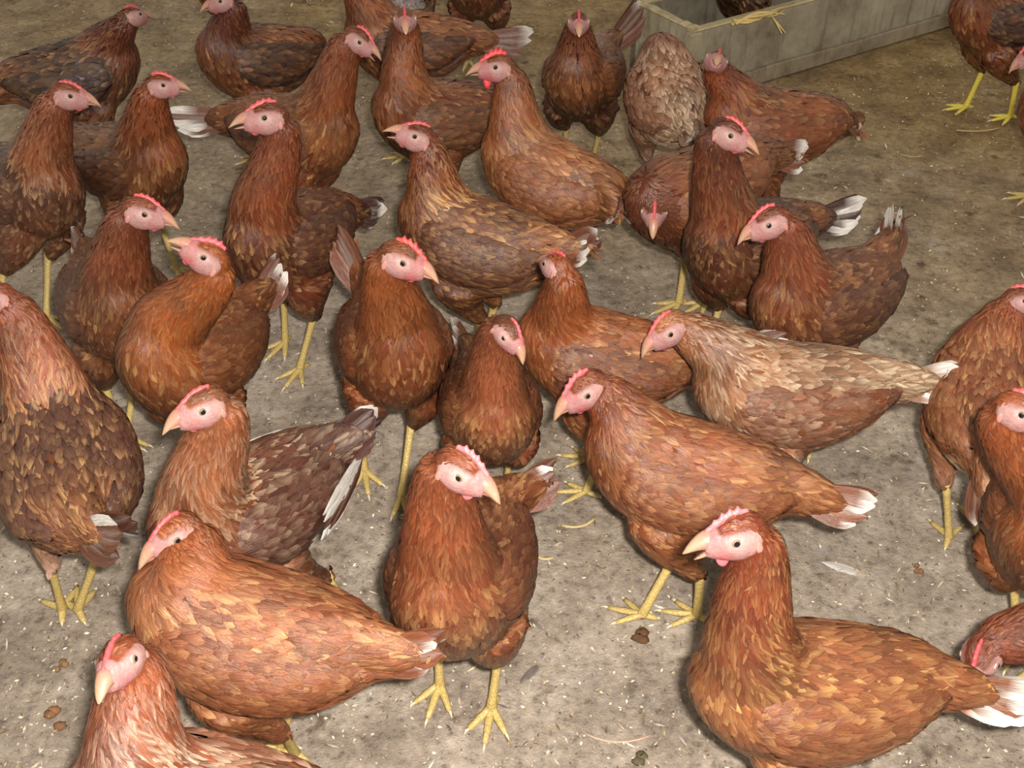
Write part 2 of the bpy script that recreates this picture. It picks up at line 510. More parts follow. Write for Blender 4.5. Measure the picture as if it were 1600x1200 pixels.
    for k, sd in ((0, 1), (1, -1)):
        f = sp.get('feet', (None, None))[k]
        if f is None: p = np.array([0.012 * s, sd * .040 * s, 0])
        else:
            p = toL(at(*f)); p[2] = 0
        base = np.array([0.0, sd * .042 * s, 0]); dlt = p - base; m_ = np.linalg.norm(dlt)
        if m_ > .085 * s: p = base + dlt * (.085 * s / m_)
        h.feet.append(p)
    return h

def body_cage(h):
    """one closed lofted body: trunk, tail stump, neck, skull, drumsticks; joined into a single skin by voxel remesh"""
    g = Geo(); s = h.s; n = 18
    th = np.linspace(0, 2 * math.pi, n, endpoint=False)
    R = [h.T(np.stack([np.full(n, x), hw * np.cos(th), zc + hh * np.sin(th)], 1)) for x, zc, hw, hh in TRUNK]
    g.rings(R)
    k = np.linspace(0, 1, len(h.neck))
    rad = np.interp(k, [0, .2, .45, .7, .9, 1], [.056, .050, .041, .0335, .0275, .0225]) * s * h.sp.get('nk', 1.0)
    g.rings(frame_rings(h.neck, rad * .94, rad, up=h.HX + np.array([.01, 0, 0]), n=14))
    # skull
    xs_ = np.array([-.026, -.022, -.012, .0, .010, .018, .023]); rw = np.array([.004, .013, .0185, .0185, .0150, .0105, .006]); rh = np.array([.004, .014, .020, .0205, .0170, .0120, .007])
    zc = np.array([-.001, 0, 0, 0, -.001, -.002, -.003])
    P = h.C + (np.outer(xs_, h.HX) + np.outer(zc, h.HZ)) * h.hs
    g.rings(frame_rings(P, rw * h.hs * .90, rh * h.hs * .93, up=h.HZ, n=12))
    # tail stump
    v = h.TV; kk = np.linspace(0, 1, 5)[:, None]
    P = h.T0 + h.T(np.array([[.05, 0, .23]]))[0] * 0 + (-nrm(h.T((-1, 0, .23))[0] - h.T((0, 0, .23))[0])) * .05 * s * (1 - kk) ** 2 + v * (kk * .072 * s)
    rr = np.interp(kk[:, 0], [0, .5, 1], [.044, .032, .010]) * s
    g.rings(frame_rings(P, rr * .62, rr, up=(0, 0, 1), n=12))
    # drumsticks
    h.hock = []
    for q, sd in ((0, 1), (1, -1)):
        f = h.feet[q]
        hip = np.array([0.016, sd * .036, .190]) * s
        hock = np.array([-.014, sd * .042, .098]) * s
        hock[:2] += (f[:2] - np.array([0.012, sd * .040]) * s) * .45
        mid = (hip + hock) / 2 + np.array([.014, sd * .003, .004]) * s
        P = bez(hip, mid, mid, hock, 7)
        rr = np.interp(np.linspace(0, 1, 7), [0, .35, .75, 1], [.048, .038, .022, .0105]) * s
        g.rings(frame_rings(P, rr * .80, rr, up=(1, 0, 0), n=10))
        h.hock.append(hock)
    me = mesh_np('cage', np.concatenate(g.V), [np.concatenate(g.Q), np.concatenate(g.T)], M_DOWN)
    o = bpy.data.objects.new('cage', me); COL.objects.link(o)
    r = o.modifiers.new('r', 'REMESH'); r.mode = 'VOXEL'; r.voxel_size = (0.0052 if h.sp.get('near', 1) else .0065) * s; r.use_smooth_shade = True
    sm = o.modifiers.new('s', 'SMOOTH'); sm.iterations = 9; sm.factor = 0.5
    h.cage = o

# feather template: five rows, three columns, ridge along the shaft
FU = np.array([0.0, .38, .76, 1.0])
FW_BROAD = np.array([.45, 1.0, .88, .16])
FW_LANCE = np.array([.55, 1.0, .62, .08])
KQ = np.array([(r * 3 + c, r * 3 + c + 1, r * 3 + c + 4, r * 3 + c + 3) for r in range(4) for c in range(2)])

def comb_feathers(g, bvh, P, N, flow, L, W, prof, lift, cbase, cshaft, ctip, sh, tp, edge=None, rs=None, follow=0.9, rows=FU):
    """lay feathers on a surface: every row of each feather follows the skin below it"""
    n = len(P)
    if n == 0: return
    K = len(rows)
    pos = np.zeros((n, K, 3)); nor = np.zeros((n, K, 3)); tan = np.zeros((n, K, 3))
    p = P.copy(); nn = N.copy()
    jit = rs.normal(0, .24, n)
    for k in range(K):
        t = flow(p); t = nrows(t - nn * (t * nn).sum(1, keepdims=True))
        bt = np.cross(nn, t); t = nrows(t * np.cos(jit)[:, None] + bt * np.sin(jit)[:, None])
        pos[:, k] = p; nor[:, k] = nn; tan[:, k] = t
        if k < K - 1:
            q = p + t * (L * (rows[k + 1] - rows[k]))[:, None]
            for i_ in range(n):
                co, no, fi, di = bvh.find_nearest(Vector(q[i_]))
                if co is None: continue
                co = np.array(co); no = np.array(no)
                if no @ nn[i_] < 0.2: continue
                dlt = float((co - q[i_]) @ no)
                lat = np.linalg.norm((co - q[i_]) - no * dlt)
                if lat < .004:
                    q[i_] = q[i_] + no * dlt * (follow if dlt > -.004 else follow * .6)
                    nn[i_] = nrm(no)
            p = q
    hgt = lift[:, None] * (0.08 + rows[None, :] ** 1.2) + rs.uniform(.0002, .0016, n)[:, None]
    B = np.cross(nor, tan)
    c0 = pos + nor * (hgt + W[:, None] * .10 * prof[None, :])[:, :, None]
    l = pos + nor * hgt[:, :, None] - nor * 0 + B * (W[:, None] * prof[None, :] * .5)[:, :, None]
    r = pos + nor * hgt[:, :, None] - B * (W[:, None] * prof[None, :] * .5)[:, :, None]
    V = np.stack([l, c0, r], 2).reshape(-1, 3)
    NN = np.stack([nor + B * .27, nor, nor - B * .27], 2) + (tan * (rows[None, :, None] * .25))[:, :, None, :]
    NN = nrows(NN.reshape(-1, 3))
    tipw = np.clip((rows - .45) / .5, 0, 1)[None, :, None] * tp[:, None, None]
    base = cbase[:, None, :] * (1 - tipw) + ctip[:, None, :] * tipw
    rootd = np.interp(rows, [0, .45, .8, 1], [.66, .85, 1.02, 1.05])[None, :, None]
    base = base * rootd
    shw = sh[:, None, None] * np.clip(rows / .5, .2, 1)[None, :, None]
    mid = base * (1 - shw) + cshaft[:, None, :] * shw
    ed = base if edge is None else base * (1 - edge[:, None, None] * .5) + ctip[:, None, :] * edge[:, None, None] * .5
    C = np.stack([ed, mid, ed], 2).reshape(-1, 3)
    kq = np.array([(a * 3 + c, a * 3 + c + 1, a * 3 + c + 4, a * 3 + c + 3) for a in range(K - 1) for c in range(2)])
    Q = (np.arange(n)[:, None, None] * (3 * K) + kq[None]).reshape(-1, 4)
    ro = rs.uniform(0, 60, n)
    UVs = np.stack([np.broadcast_to(rows[None, :, None] * (L[:, None, None] / .03), (n, K, 3)) + ro[:, None, None] * .7, np.broadcast_to(np.array([-1, 0, 1])[None, None, :] * (W[:, None, None] / .012), (n, K, 3)) + ro[:, None, None]], -1).reshape(-1, 2)
    g.add(V, Q, (), C, 0, NN, UVs)

def pick_cells(P, spacing, rs):
    """an even scatter: one point in each cell"""
    o = rs.permutation(len(P)); cell = np.floor((P[o] + rs.random(3)) / spacing).astype(int)
    _, ix = np.unique(cell, axis=0, return_index=True)
    return o[ix]

def blade(L, W, c0, c1, ctip, tipfrac, cup=.0, bend=0.0, rows=9, notch=None):
    """one long tail or flight feather lying along +x, flat in xz, thickness in y; returns Geo"""
    g = Geo()
    u = np.linspace(0, 1, rows)
    prof = np.interp(u, [0, .08, .35, .65, .84, .94, 1.0], [.10, .45, .9, 1.0, .84, .56, .08]) * W * .5
    x = u * L; z = bend * u * u * L
    y = -cup * L * u * u
    V = []; C = []
    tw = np.clip((u - (1 - tipfrac)) / .12, 0, 1)[:, None] if tipfrac > 0 else np.zeros((rows, 1))
    base = np.asarray(c0) * (1 - u[:, None]) + np.asarray(c1) * u[:, None]
    col = base * (1 - tw) + np.asarray(ctip) * tw
    shaft = col * .65 + np.asarray(ctip) * .2
    for sgn in (1, -1):
        for k, f in ((1, 1), (.5, .0), (0, 1), (-.5, 0), (-1, 1)):
            off = {1: 0.0, .5: .0005, 0: .0012, -.5: .0005, -1: 0.0}[k]
            V.append(np.stack([x, y + sgn * (off + .0002) * (1 - u * .5), z + prof * k], 1)); C.append(shaft if k == 0 else (col if k in (.5, -.5) else col * .92 + np.asarray(ctip) * .04))
    V = np.concatenate(V); C = np.concatenate(C)
    ro = random.uniform(0, 60)
    UVs = np.concatenate([np.stack([u * L / .03 + ro, np.full(rows, k * W / .012) + ro], 1) for _ in (0, 1) for k in (1, .5, 0, -.5, -1)])
    Q = []
    for sd in range(2):
        for k in range(4):
            for a in range(rows - 1):
                b = (sd * 5 + k) * rows + a; c = b + rows
                Q.append((b, b + 1, c + 1, c) if sd == 0 else (b, c, c + 1, b + 1))
    g.add(V, Q, (), C, 0, None, UVs)
    return g

def place(g, M, o):
    for k in range(len(g.V)):
        g.V[k] = g.V[k] @ M.T + o
    return g

def build(h, idx):
    sp = h.sp; s = h.s; rs = np.random.default_rng(100 + idx)
    root = empty('hen', h.loc, h.yaw)
    tag(root, sp['label'], 'hen', 'brown hens of the flock on the litter floor')
    c = {k: s2l(sp.get(k, v)) for k, v in dict(neck=(172, 92, 48), breast=(162, 84, 45), back=(158, 86, 50), wing=(150, 80, 46), rump=(168, 96, 56),
                                              tailc=(160, 92, 54), thigh=(150, 88, 56), pale=(232, 178, 116), vent=(186, 132, 92)).items()}
    c['tailc'] = c['tailc'] * .8
    c = {k: v * FEATH if k not in ('pale', 'vent') else v * .72 for k, v in c.items()}
    near = sp.get('near', 1)
    # --- body skin
    ev = h.cage.evaluated_get(bpy.context.evaluated_depsgraph_get())
    me = bpy.data.meshes.new_from_object(ev)
    me.name = 'body'
    n = len(me.vertices)
    V = np.zeros(n * 3); me.vertices.foreach_get('co', V); V = V.reshape(-1, 3)
    NV = np.zeros(n * 3); me.vertices.foreach_get('normal', NV); NV = NV.reshape(-1, 3)
    bvh = BVHTree.FromPolygons([tuple(v) for v in V], [tuple(p.vertices) for p in me.polygons])
    loc = (V - h.C) @ np.stack([h.HX, h.HY, h.HZ], 1) / h.hs             # head coordinates
    bc = np.tile(c['breast'] * .8, (n, 1))
    headm = (np.linalg.norm(loc, axis=1) < .034)
    bc[headm] = c['neck'] * .7
    a = me.color_attributes.new('col', 'FLOAT_COLOR', 'POINT'); cc = np.ones((n, 4), np.float32); cc[:, :3] = bc
    a.data.foreach_set('color', cc.ravel())
    me.materials.clear(); me.materials.append(M_DOWN)
    link('body', me, root)
    # --- sample points all over the skin, four to a face
    qs = np.zeros(len(me.polygons) * 4, np.int32)
    if len(me.loops) == len(qs): me.loops.foreach_get('vertex_index', qs)
    else: qs = np.array([(list(p.vertices) * 2)[:4] for p in me.polygons], np.int32).ravel()
    qs = np.repeat(qs.reshape(-1, 4), 4, 0)
    bu = rs.random((len(qs), 1)); bv_ = rs.random((len(qs), 1))
    wq = [(1 - bu) * (1 - bv_), bu * (1 - bv_), bu * bv_, (1 - bu) * bv_]
    V0 = V
    V = sum(wq[k] * V0[qs[:, k]] for k in range(4)); NV = nrows(sum(wq[k] * NV[qs[:, k]] for k in range(4)))
    n = len(V); loc = (V - h.C) @ np.stack([h.HX, h.HY, h.HZ], 1) / h.hs
    # --- flow of the plumage, head to tail
    bones, dirs, rads = [], [], []
    nk = h.neck[::-1]
    for k in range(len(nk) - 1):
        bones.append((nk[k] + nk[k + 1]) / 2); dirs.append(nrm(nk[k + 1] - nk[k])); rads.append(.030)
    hb = h.C
    for f in (.018, 0, -.016):
        bones.append(hb + h.HX * f * h.hs); dirs.append(nrm(-h.HX + np.array([0, 0, -.15]))); rads.append(.02)
    for x in np.linspace(.12, -.15, 10):
        for z, dz in ((.300, -.05), (.235, -.22), (.170, -.10)):
            zz = .232 + (z - .232) * np.interp(x, [-.15, -.05, .05, .12], [.3, 1, 1, .6])
            p = h.T((x, 0, zz))[0]
            dx = -1.0
            if x > .07: dx, dz2 = -.35, -1.0
            elif x > .02 and z < .25: dx, dz2 = -.8, -.55
            else: dz2 = dz
            if x < -.06 and z > .2: dz2 = h.TV[2] * .6
            d = h.T((dx, 0, .23 + dz2))[0] - h.T((0, 0, .23))[0]
            bones.append(p); dirs.append(nrm(d)); rads.append(.05)
    for f in (.0, .03, .06, .085): bones.append(h.T0 + h.TV * f * s); dirs.append(h.TV); rads.append(.03)
    nb = len(bones)
    for q in (0, 1):
        hip = np.array([0.012, (1, -1)[q] * .052, .16]) * s
        for f in (.3, .65, 1.0): bones.append(hip + (h.hock[q] - hip) * f); dirs.append(nrm(h.hock[q] - hip + np.array([-.02, 0, 0]))); rads.append(.028)
    bones = np.array(bones); dirs = np.array(dirs); rads = np.array(rads) * s
    def flow(P):
        d2 = ((P[:, None, :] - bones[None]) ** 2).sum(2) / (rads[None] ** 2)
        w_ = 1.0 / (d2 + .05) ** 2
        return nrows((w_[:, :, None] * dirs[None]).sum(1) + 1e-6)
    # --- wings: a folded shield on each flank
    wings = []
    for sd in (1, -1):
        nu, nv = 16, 9
        u = np.linspace(0, 1, nu); v = np.linspace(-1, 1, nv)
        up_ = np.interp(u, [0, .12, .35, .6, .85, 1], [.012, .032, .040, .034, .022, .005])
        lo_ = np.interp(u, [0, .12, .35, .6, .85, 1], [.014, .040, .056, .050, .028, .006])
        ax = .086 - .214 * u; az = .258 - .016 * np.sin(u * math.pi) + .012 * u
        G = np.zeros((nu, nv, 3))
        for a_ in range(nu):
            for b_ in range(nv):
                z = az[a_] + (up_[a_] * v[b_] if v[b_] > 0 else lo_[a_] * v[b_])
                x = ax[a_]; zc, hw, hh = tr(x, 1), tr(x, 2), tr(x, 3)
                q = np.clip(1 - ((z - zc) / hh) ** 2, .04, 1)
                y = hw * math.sqrt(q)
                th_ = (.003 + .008 * (1 - v[b_] ** 2) ** .6 * math.sin(min(1, u[a_] * 1.25 + .12) * math.pi * .62)) * (1 - .25 * u[a_])
                y = max(y, .036 * (1 - u[a_] * .7)) + th_ - (.004 if abs(v[b_]) > .98 else 0) - .012 * max(0, 1 - u[a_] / .16)
                G[a_, b_] = (x, sd * y, z)
        out = h.T(G.reshape(-1, 3)); inn = G.copy(); inn[:, :, 1] -= sd * .010; inn = h.T(inn.reshape(-1, 3))
        g = Geo()
        ii = np.arange(nu - 1)[:, None] * nv; jj = np.arange(nv - 1)[None, :]
        Q1 = np.stack([ii + jj, ii + nv + jj, ii + nv + jj + 1, ii + jj + 1], -1).reshape(-1, 4)
        if sd < 0: Q1 = Q1[:, ::-1]
        g.add(np.vstack([out, inn]), np.vstack([Q1, Q1[:, ::-1] + nu * nv]), (), c['wing'] * .85)
        rim = list(range(nv)) + [a_ * nv + nv - 1 for a_ in range(1, nu)] + [(nu - 1) * nv + b_ for b_ in range(nv - 2, -1, -1)] + [a_ * nv for a_ in range(nu - 2, 0, -1)]
        Qr = [(rim[k], rim[(k + 1) % len(rim)], rim[(k + 1) % len(rim)] + nu * nv, rim[k] + nu * nv) for k in range(len(rim))]
        if sd > 0: Qr = [q[::-1] for q in Qr]
        g.add(np.zeros((0, 3)), np.array(Qr) - g.n, (), np.zeros((0, 3)))
        Vw = np.concatenate(g.V)
        bw = BVHTree.FromPolygons([tuple(p) for p in out], [tuple(q) for q in Q1])
        # coverts
        dm = nrm(h.T((-1, 0, .23 + .07))[0] - h.T((0, 0, .23))[0])
        wf = lambda P, d=dm: np.tile(d, (len(P), 1))
        rowsP, rowsN, rowsU = [], [], []
        nrow = 23 if near else 16
        for a_ in range(nrow):
            uu = .0 + .96 * (a_ + .3) / nrow
            m_ = 14 if near else 10
            for b_ in range(m_):
                if sp.get('fwhite', 0) > .3 and uu > .42 and -0.96 + 1.9 * (b_ + .25) / m_ < -.05: continue
                vv = -0.96 + 1.9 * (b_ + (.5 if a_ % 2 else 0.0)) / m_ + rs.normal(0, .04)
                fu = np.clip(uu + rs.normal(0, .008), 0, 1) * (nu - 1); fv = (np.clip(vv, -1, 1) + 1) / 2 * (nv - 1)
                i0, j0 = int(min(fu, nu - 2)), int(min(fv, nv - 2)); fu -= i0; fv -= j0
                O = out.reshape(nu, nv, 3)
                p = (O[i0, j0] * (1 - fu) + O[i0 + 1, j0] * fu) * (1 - fv) + (O[i0, j0 + 1] * (1 - fu) + O[i0 + 1, j0 + 1] * fu) * fv
                co, no, fi, di = bw.find_nearest(Vector(p))
                rowsP.append(p); rowsN.append(np.array(no)); rowsU.append(uu)
        Pw, Nw, Uw = np.array(rowsP), np.array(rowsN), np.array(rowsU)
        o_ = np.argsort(-Uw); Pw, Nw, Uw = Pw[o_], Nw[o_], Uw[o_]
        k_ = len(Pw)
        var = rs.uniform(.82, 1.18, (k_, 1)); mixr = (rs.random((k_, 1)) < .18) * rs.uniform(0, .6, (k_, 1))
        cb = c['wing'] * var * (1 - mixr) + c['back'] * 1.15 * mixr
        pl = np.tile(c['pale'], (k_, 1))
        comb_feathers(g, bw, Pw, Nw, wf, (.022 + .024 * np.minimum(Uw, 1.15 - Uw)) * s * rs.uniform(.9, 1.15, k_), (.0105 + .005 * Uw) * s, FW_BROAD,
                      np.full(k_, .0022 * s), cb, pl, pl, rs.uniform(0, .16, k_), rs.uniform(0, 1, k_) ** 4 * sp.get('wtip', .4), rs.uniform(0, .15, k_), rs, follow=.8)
        wo = link('wing', g.mesh('wing', M_FEATHER), root)
        # flight feathers, each its own blade along the rear half of the wing
        O = out.reshape(nu, nv, 3)
        nf = 6 if near else 4
        for k in range(nf):
            f = k / (nf - 1)
            vv = .10 - .98 * f
            fv = (vv + 1) / 2 * (nv - 1); j0 = int(min(fv, nv - 2)); fv -= j0; i0 = (8 if sp.get('fwhite', 0) > .3 else 6) + int(round(1.2 * f))
            p = O[i0, j0] * (1 - fv) + O[i0, j0 + 1] * fv
            i1 = 13; q = O[i1, j0] * (1 - fv) + O[i1, j0 + 1] * fv
            ax_ = nrm(q - p); side = nrm(np.array([0, sd * 1.0, .10])); side = nrm(side - ax_ * (side @ ax_)); zz = np.cross(ax_, side)
            if zz[2] < 0: zz = -zz
            isw = rs.random() < sp.get('fwhite', 0)
            c0_ = c['wing'] * rs.uniform(.75, 1.15); tipc = s2l(WHITE) if isw else c['pale']
            b = blade((.118 - .012 * f) * s, .024 * s, tipc if isw else c0_, tipc if isw else c0_ * .95, tipc, 0, cup=.05, bend=-.03, rows=7)
            place(b, np.stack([ax_, side, zz], 1), p + side * ((.0120 if sp.get('fwhite', 0) > .3 else .0015) + .0012 * f) * s)
            link('flight_feather', b.mesh('flight_feather', M_FEATHER), wo, label='white flight feather' if isw else None)
        keep = [q for k_q, q in enumerate(Q1.tolist()) if 1 <= (k_q // (nv - 1)) <= nu - 4 and 1 <= (k_q % (nv - 1)) <= nv - 3]
        wings.append(BVHTree.FromPolygons([tuple(p) for p in out], [tuple(q) for q in keep]))
    # --- plumage on the body
    g = Geo()
    NP = len(h.neck)
    dn = np.sqrt(((V[:, None, :] - h.neck[None]) ** 2).sum(2)); kn = dn.argmin(1)
    dneck = dn.min(1)
    dleg = np.min([np.linalg.norm(V - (np.array([0.0, (1, -1)[q] * .05, .15]) * s * (1 - f) + h.hock[q] * f), axis=1) for q in (0, 1) for f in (.2, .5, .8, 1.0)], axis=0)
    tl = (V - h.T0) @ h.TV
    lz = loc[:, 2]; lx = loc[:, 0]; ly = np.abs(loc[:, 1])
    inhead = (np.linalg.norm(loc, axis=1) < .0345) & (lx > -.022)
    bare = inhead & (((((lx - .0008) / .0190) ** 2 + ((lz + .0038) / .0160) ** 2 < 1) & (lz < .0092 - .16 * np.maximum(lx, 0))) | ((lx > .013) & (lz < .012))) & ((ly > .004) | (lx > .010)) & (ly < .0205)
    FXS = np.array([-.026, -.020, -.012, -.004, .004, .012, .018, .0265])
    rwx = np.interp(lx, FXS, [.006, .0135, .0180, .0190, .0182, .0150, .0120, .0082]); rhx = np.interp(lx, FXS, [.006, .0145, .0190, .0195, .0190, .0165, .0145, .0092])
    bare &= (loc[:, 1] / rwx) ** 2 + (lz / rhx) ** 2 < 1.12
    neckm = ~inhead & (kn >= 4) & (dneck < .055 * s)
    thigh = ~neckm & ~inhead & (dleg < .034 * s) & (V[:, 2] < .175 * s)
    body = ~inhead & ~neckm & ~thigh
    Vt = V / s
    inw = np.zeros(n, bool)
    for bw in wings:
        cand = np.where(body)[0]
        for i_ in cand:
            co, no, fi, di = bw.find_nearest(Vector(V[i_]))
            if di < .0065 * s: inw[i_] = True
    # (only the skin well inside the wing outline is left without feathers)
    regions = []
    k1 = 1.0 if near else 1.2
    regions.append(('head', np.where(inhead & ~bare)[0], .0030 * k1, .0085, .0036, .0008))
    regions.append(('neck', np.where(neckm)[0], .0050 * k1, .030, .0064, .0016))
    regions.append(('thigh', np.where(thigh)[0], .0075 * k1, .022, .0088, .0022))
    regions.append(('body', np.where(body & ~inw)[0], .0080 * k1, .028, .0100, .0022))
    streak = sp.get('streak', .35)
    for nm, ix, sp_c, L, W, lf in regions:
        if len(ix) == 0: continue
        sel = ix[pick_cells(V[ix], sp_c * s, rs)]
        P, N = V[sel], NV[sel]; k_ = len(sel)
        var = rs.uniform(.84, 1.17, (k_, 1))
        pale = np.tile(c['pale'], (k_, 1)); sh = rs.uniform(0, .10, k_) + (rs.random(k_) < .14) * rs.uniform(.15, .6, k_); tp = rs.random(k_) ** 4 * .35; ed = rs.uniform(0, .10, k_)
        Lk = np.full(k_, L * s) * rs.uniform(.75, 1.2, k_); Wk = np.full(k_, W * s) * rs.uniform(.75, 1.15, k_)
        prof = FW_BROAD
        if nm in ('head', 'neck'):
            prof = FW_LANCE
            cb = np.tile(c['neck'], (k_, 1)) * var
            if nm == 'neck':
                low = np.clip(1 - (kn[sel] - 4) / 5.0, 0, 1)       # lower hackle carries the pale shaft streaks
                back = np.clip(.6 - ((P - h.neck[kn[sel]]) @ nrm(np.array([1.0, 0, .2]))) / (.03 * s), .25, 1)
                sh = (.10 + streak * (0.30 + .70 * low) * back) * rs.uniform(.1, 1.35, k_) * (rs.random(k_) < .8)
                sh = np.clip(sh, 0, .95); tp = sh * .55
                up5 = np.clip((kn[sel] - 7) / 6.0, 0, 1)
                Lk = Lk * (0.80 + .4 * low - .45 * up5); Wk = Wk * (.85 + .45 * low - .20 * up5)
                mixb = np.clip(low - .4, 0, .6)[:, None] * np.clip(1.3 - back, 0, 1)[:, None]
                cb = cb * (1 - mixb) + c['breast'] * var * mixb
            else:
                sh *= .5; tp *= .3; ed *= .3
        elif nm == 'thigh':
            f = np.clip((.16 * s - P[:, 2]) / (.06 * s), 0, 1)[:, None]
            cb = (c['breast'] * (1 - f) + c['thigh'] * f) * var
        else:
            u = P @ np.array([1.0, 0, 0]) / s; z = P[:, 2] / s
            top = np.clip((z - .235 - .0 * u) / .035, 0, 1)[:, None]
            rear = np.clip((-.045 - u) / .07, 0, 1)[:, None]
            low = np.clip((.212 - z) / .04, 0, 1)[:, None] * np.clip((-.02 - u) / .05, 0, 1)[:, None]
            cb = c['breast'] * (1 - top) + c['back'] * top
            cb = cb * (1 - rear) + c['rump'] * rear
            cb = cb * (1 - low) + c['vent'] * low
            onT = np.clip(tl[sel] / (.03 * s), 0, 1)[:, None]
            cb = (cb * (1 - onT) + c['tailc'] * onT) * var
            Wk = Wk * (1 - .25 * rear[:, 0]); Lk = Lk * (1 + .2 * rear[:, 0] + .1 * top[:, 0])
            sd_ = sp.get('saddle', .15)
            sh = np.maximum(sh, (top * rear)[:, 0] * sd_ * rs.uniform(0, 1.4, k_))
            tp = np.maximum(tp, (rs.random(k_) < sp.get('fleck', .10)) * rs.uniform(.15, .75, k_))
        blot = np.array([mnoise.noise(Vector(p_ * 16 + idx * 3.7)) for p_ in P])[:, None]
        blo2 = np.array([mnoise.noise(Vector(p_ * 38 + idx * 5.1)) for p_ in P])[:, None]
        cb = cb * (1 + .48 * blot + .42 * blo2)
        hi = np.clip(blo2 * 1.6 - .25, 0, 1) * sp.get('mottle', .30)
        if nm in ('body', 'thigh'): cb = cb * (1 - hi) + pale * .62 * hi
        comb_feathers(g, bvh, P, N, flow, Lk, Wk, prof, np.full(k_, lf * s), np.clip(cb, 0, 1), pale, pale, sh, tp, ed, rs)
    pm = g.mesh('plumage', M_FEATHER)
    link('plumage', pm, root, kind='stuff')
    # --- tail feathers
    ex = h.TV; ey = nrm(np.cross(np.array([0, 0, 1.0]), ex)); ez = np.cross(ex, ey)
    nt_ = 6 if near else 4
    spread = sp.get('spread', 1.0)
    for sd in (1, -1):
        for k in range(nt_):
            f = k / (nt_ - 1)
            el = math.radians(10 - 17 * f * spread); yw = math.radians((1.5 + 5 * f) * spread) * sd
            d = ex * math.cos(el) * math.cos(yw) + ey * math.sin(yw) + ez * math.sin(el); d = nrm(d)
            tilt = math.radians(12 + 32 * f)
            zz = nrm(ez * math.cos(tilt) - ey * sd * math.sin(tilt))
            zz = nrm(zz - d * (zz @ d)); yy = np.cross(zz, d)
            isw = rs.random() < sp.get('tw_frac', .5)
            tf = rs.uniform(.5, 1.2) * sp.get('tw_len', .22) if isw else 0
            c0_ = c['tailc'] * rs.uniform(.75, 1.2)
            b = blade(h.TL * (1 - .20 * f) * rs.uniform(.84, 1.04), (.030 - .004 * f) * s, c0_, c0_ * .95, s2l(sp.get('tipc', WHITE)), tf, cup=.05 * sd * (1 if yy @ ey * sd > 0 else -1) * -1, bend=.05)
            place(b, np.stack([d, yy, zz], 1), h.T0 + ex * .012 * s + ey * sd * (.003 + .007 * f) * s + ez * (.004 - .008 * f) * s)
            link('tail_feather', b.mesh('tail_feather', M_FEATHER), root)
    # --- face, beak, comb, wattles, eyes (head coordinates)
    Mh = np.stack([h.HX, h.HY, h.HZ], 1) * h.hs
    pk = s2l(sp.get('face', (156, 117, 113))); pk2 = s2l((160, 86, 88))
    xs_ = np.linspace(-.020, .0265, 15)
    rw = np.interp(xs_, [-.026, -.020, -.012, -.004, .004, .012, .018, .0265], [.006, .0135, .0180, .0190, .0182, .0150, .0120, .0082])
    rh = np.interp(xs_, [-.026, -.020, -.012, .0, .010, .018, .0265], [.006, .0145, .0190, .0196, .0176, .0145, .0092])
    n_ = 22; th = np.linspace(0, 2 * math.pi, n_, endpoint=False)
    R = []; Cf = []
    for x, a_, b_ in zip(xs_, rw, rh):
        y = a_ * np.sign(np.cos(th)) * np.abs(np.cos(th)) ** .85; z = b_ * np.sin(th) - .001 - .002 * max(0, x / .02)
        top = np.clip((z - .0086 + .15 * max(x, 0)) / .003, 0, 1) if x < .014 else np.zeros(n_)
        e_ = np.clip(((((x - .0008) / .0190) ** 2 + ((z + .0038) / .0160) ** 2) - .92) / .16, 0, 1) if x < .013 else np.zeros(n_)
        tk = np.maximum(top, e_); y = y * (1.03 - .16 * tk); z = z * (1 - .13 * tk)
        dd = np.hypot(x - .004, z - .003)
        y = y + np.sign(y) * .0016 * np.exp(-((dd - .0062) / .0024) ** 2) - np.sign(y) * .0015 * np.exp(-(dd / .004) ** 2)
        R.append(np.stack([np.full(n_, x), y, z], 1))
        red = np.clip((-.006 - z) / .008, 0, 1)[:, None] * .7 + np.clip((x - .012) / .01, 0, 1) * .35
        red = red * sp.get('red', .4)
        pal = np.exp(-(dd / .0085) ** 2)[:, None] * .45
        rp = np.exp(-((x - .014) ** 2 + (z + .011) ** 2) / .0065 ** 2) * .75 + np.exp(-((x - .017) ** 2 + (z - .007) ** 2) / .006 ** 2) * .45
        red = np.clip(red * .5 + rp[:, None] * sp.get('red', .4) * 1.6, 0, 1)
        mot = np.array([mnoise.noise(Vector((x * 260, q1 * 260, q2 * 260 + idx))) for q1, q2 in zip(y, z)])[:, None]
        ear = np.clip((-.007 - x) / .008, 0, 1) * .35
        cc_ = pk * (1 - red) + pk2 * red; cc_ = (cc_ * (1 - ear) + s2l((182, 146, 132)) * ear) * (1 + .22 * mot); cc_ = cc_ * (1 - pal) + s2l((176, 144, 138)) * pal
        tb = top[:, None]; Cf.append(cc_ * (1 - tb) + c['neck'] * .8 * tb)
    g = Geo(); R = np.array(R); g.rings(R, pk); CF = np.array(Cf).reshape(-1, 3); g.C[-1] = np.vstack([CF, CF[:1], CF[-1:]])
    for sd in (1, -1):   # earlobe
        g.rings(sphere_pts((-.0138, sd * .0172, -.0065), (.0032, .0013, .0052), 9, 7), s2l((166, 112, 102)))
    place(g, Mh, h.C); fo = link('face', g.mesh('face', M_SKIN), root, label='bare pink skin round the eye')
    # beak
    gape = math.radians(sp.get('gape', 0))
    bh = s2l(sp.get('beakc', (166, 106, 94))); bt = s2l((172, 134, 108))
    g = Geo(); R = []; CC = []
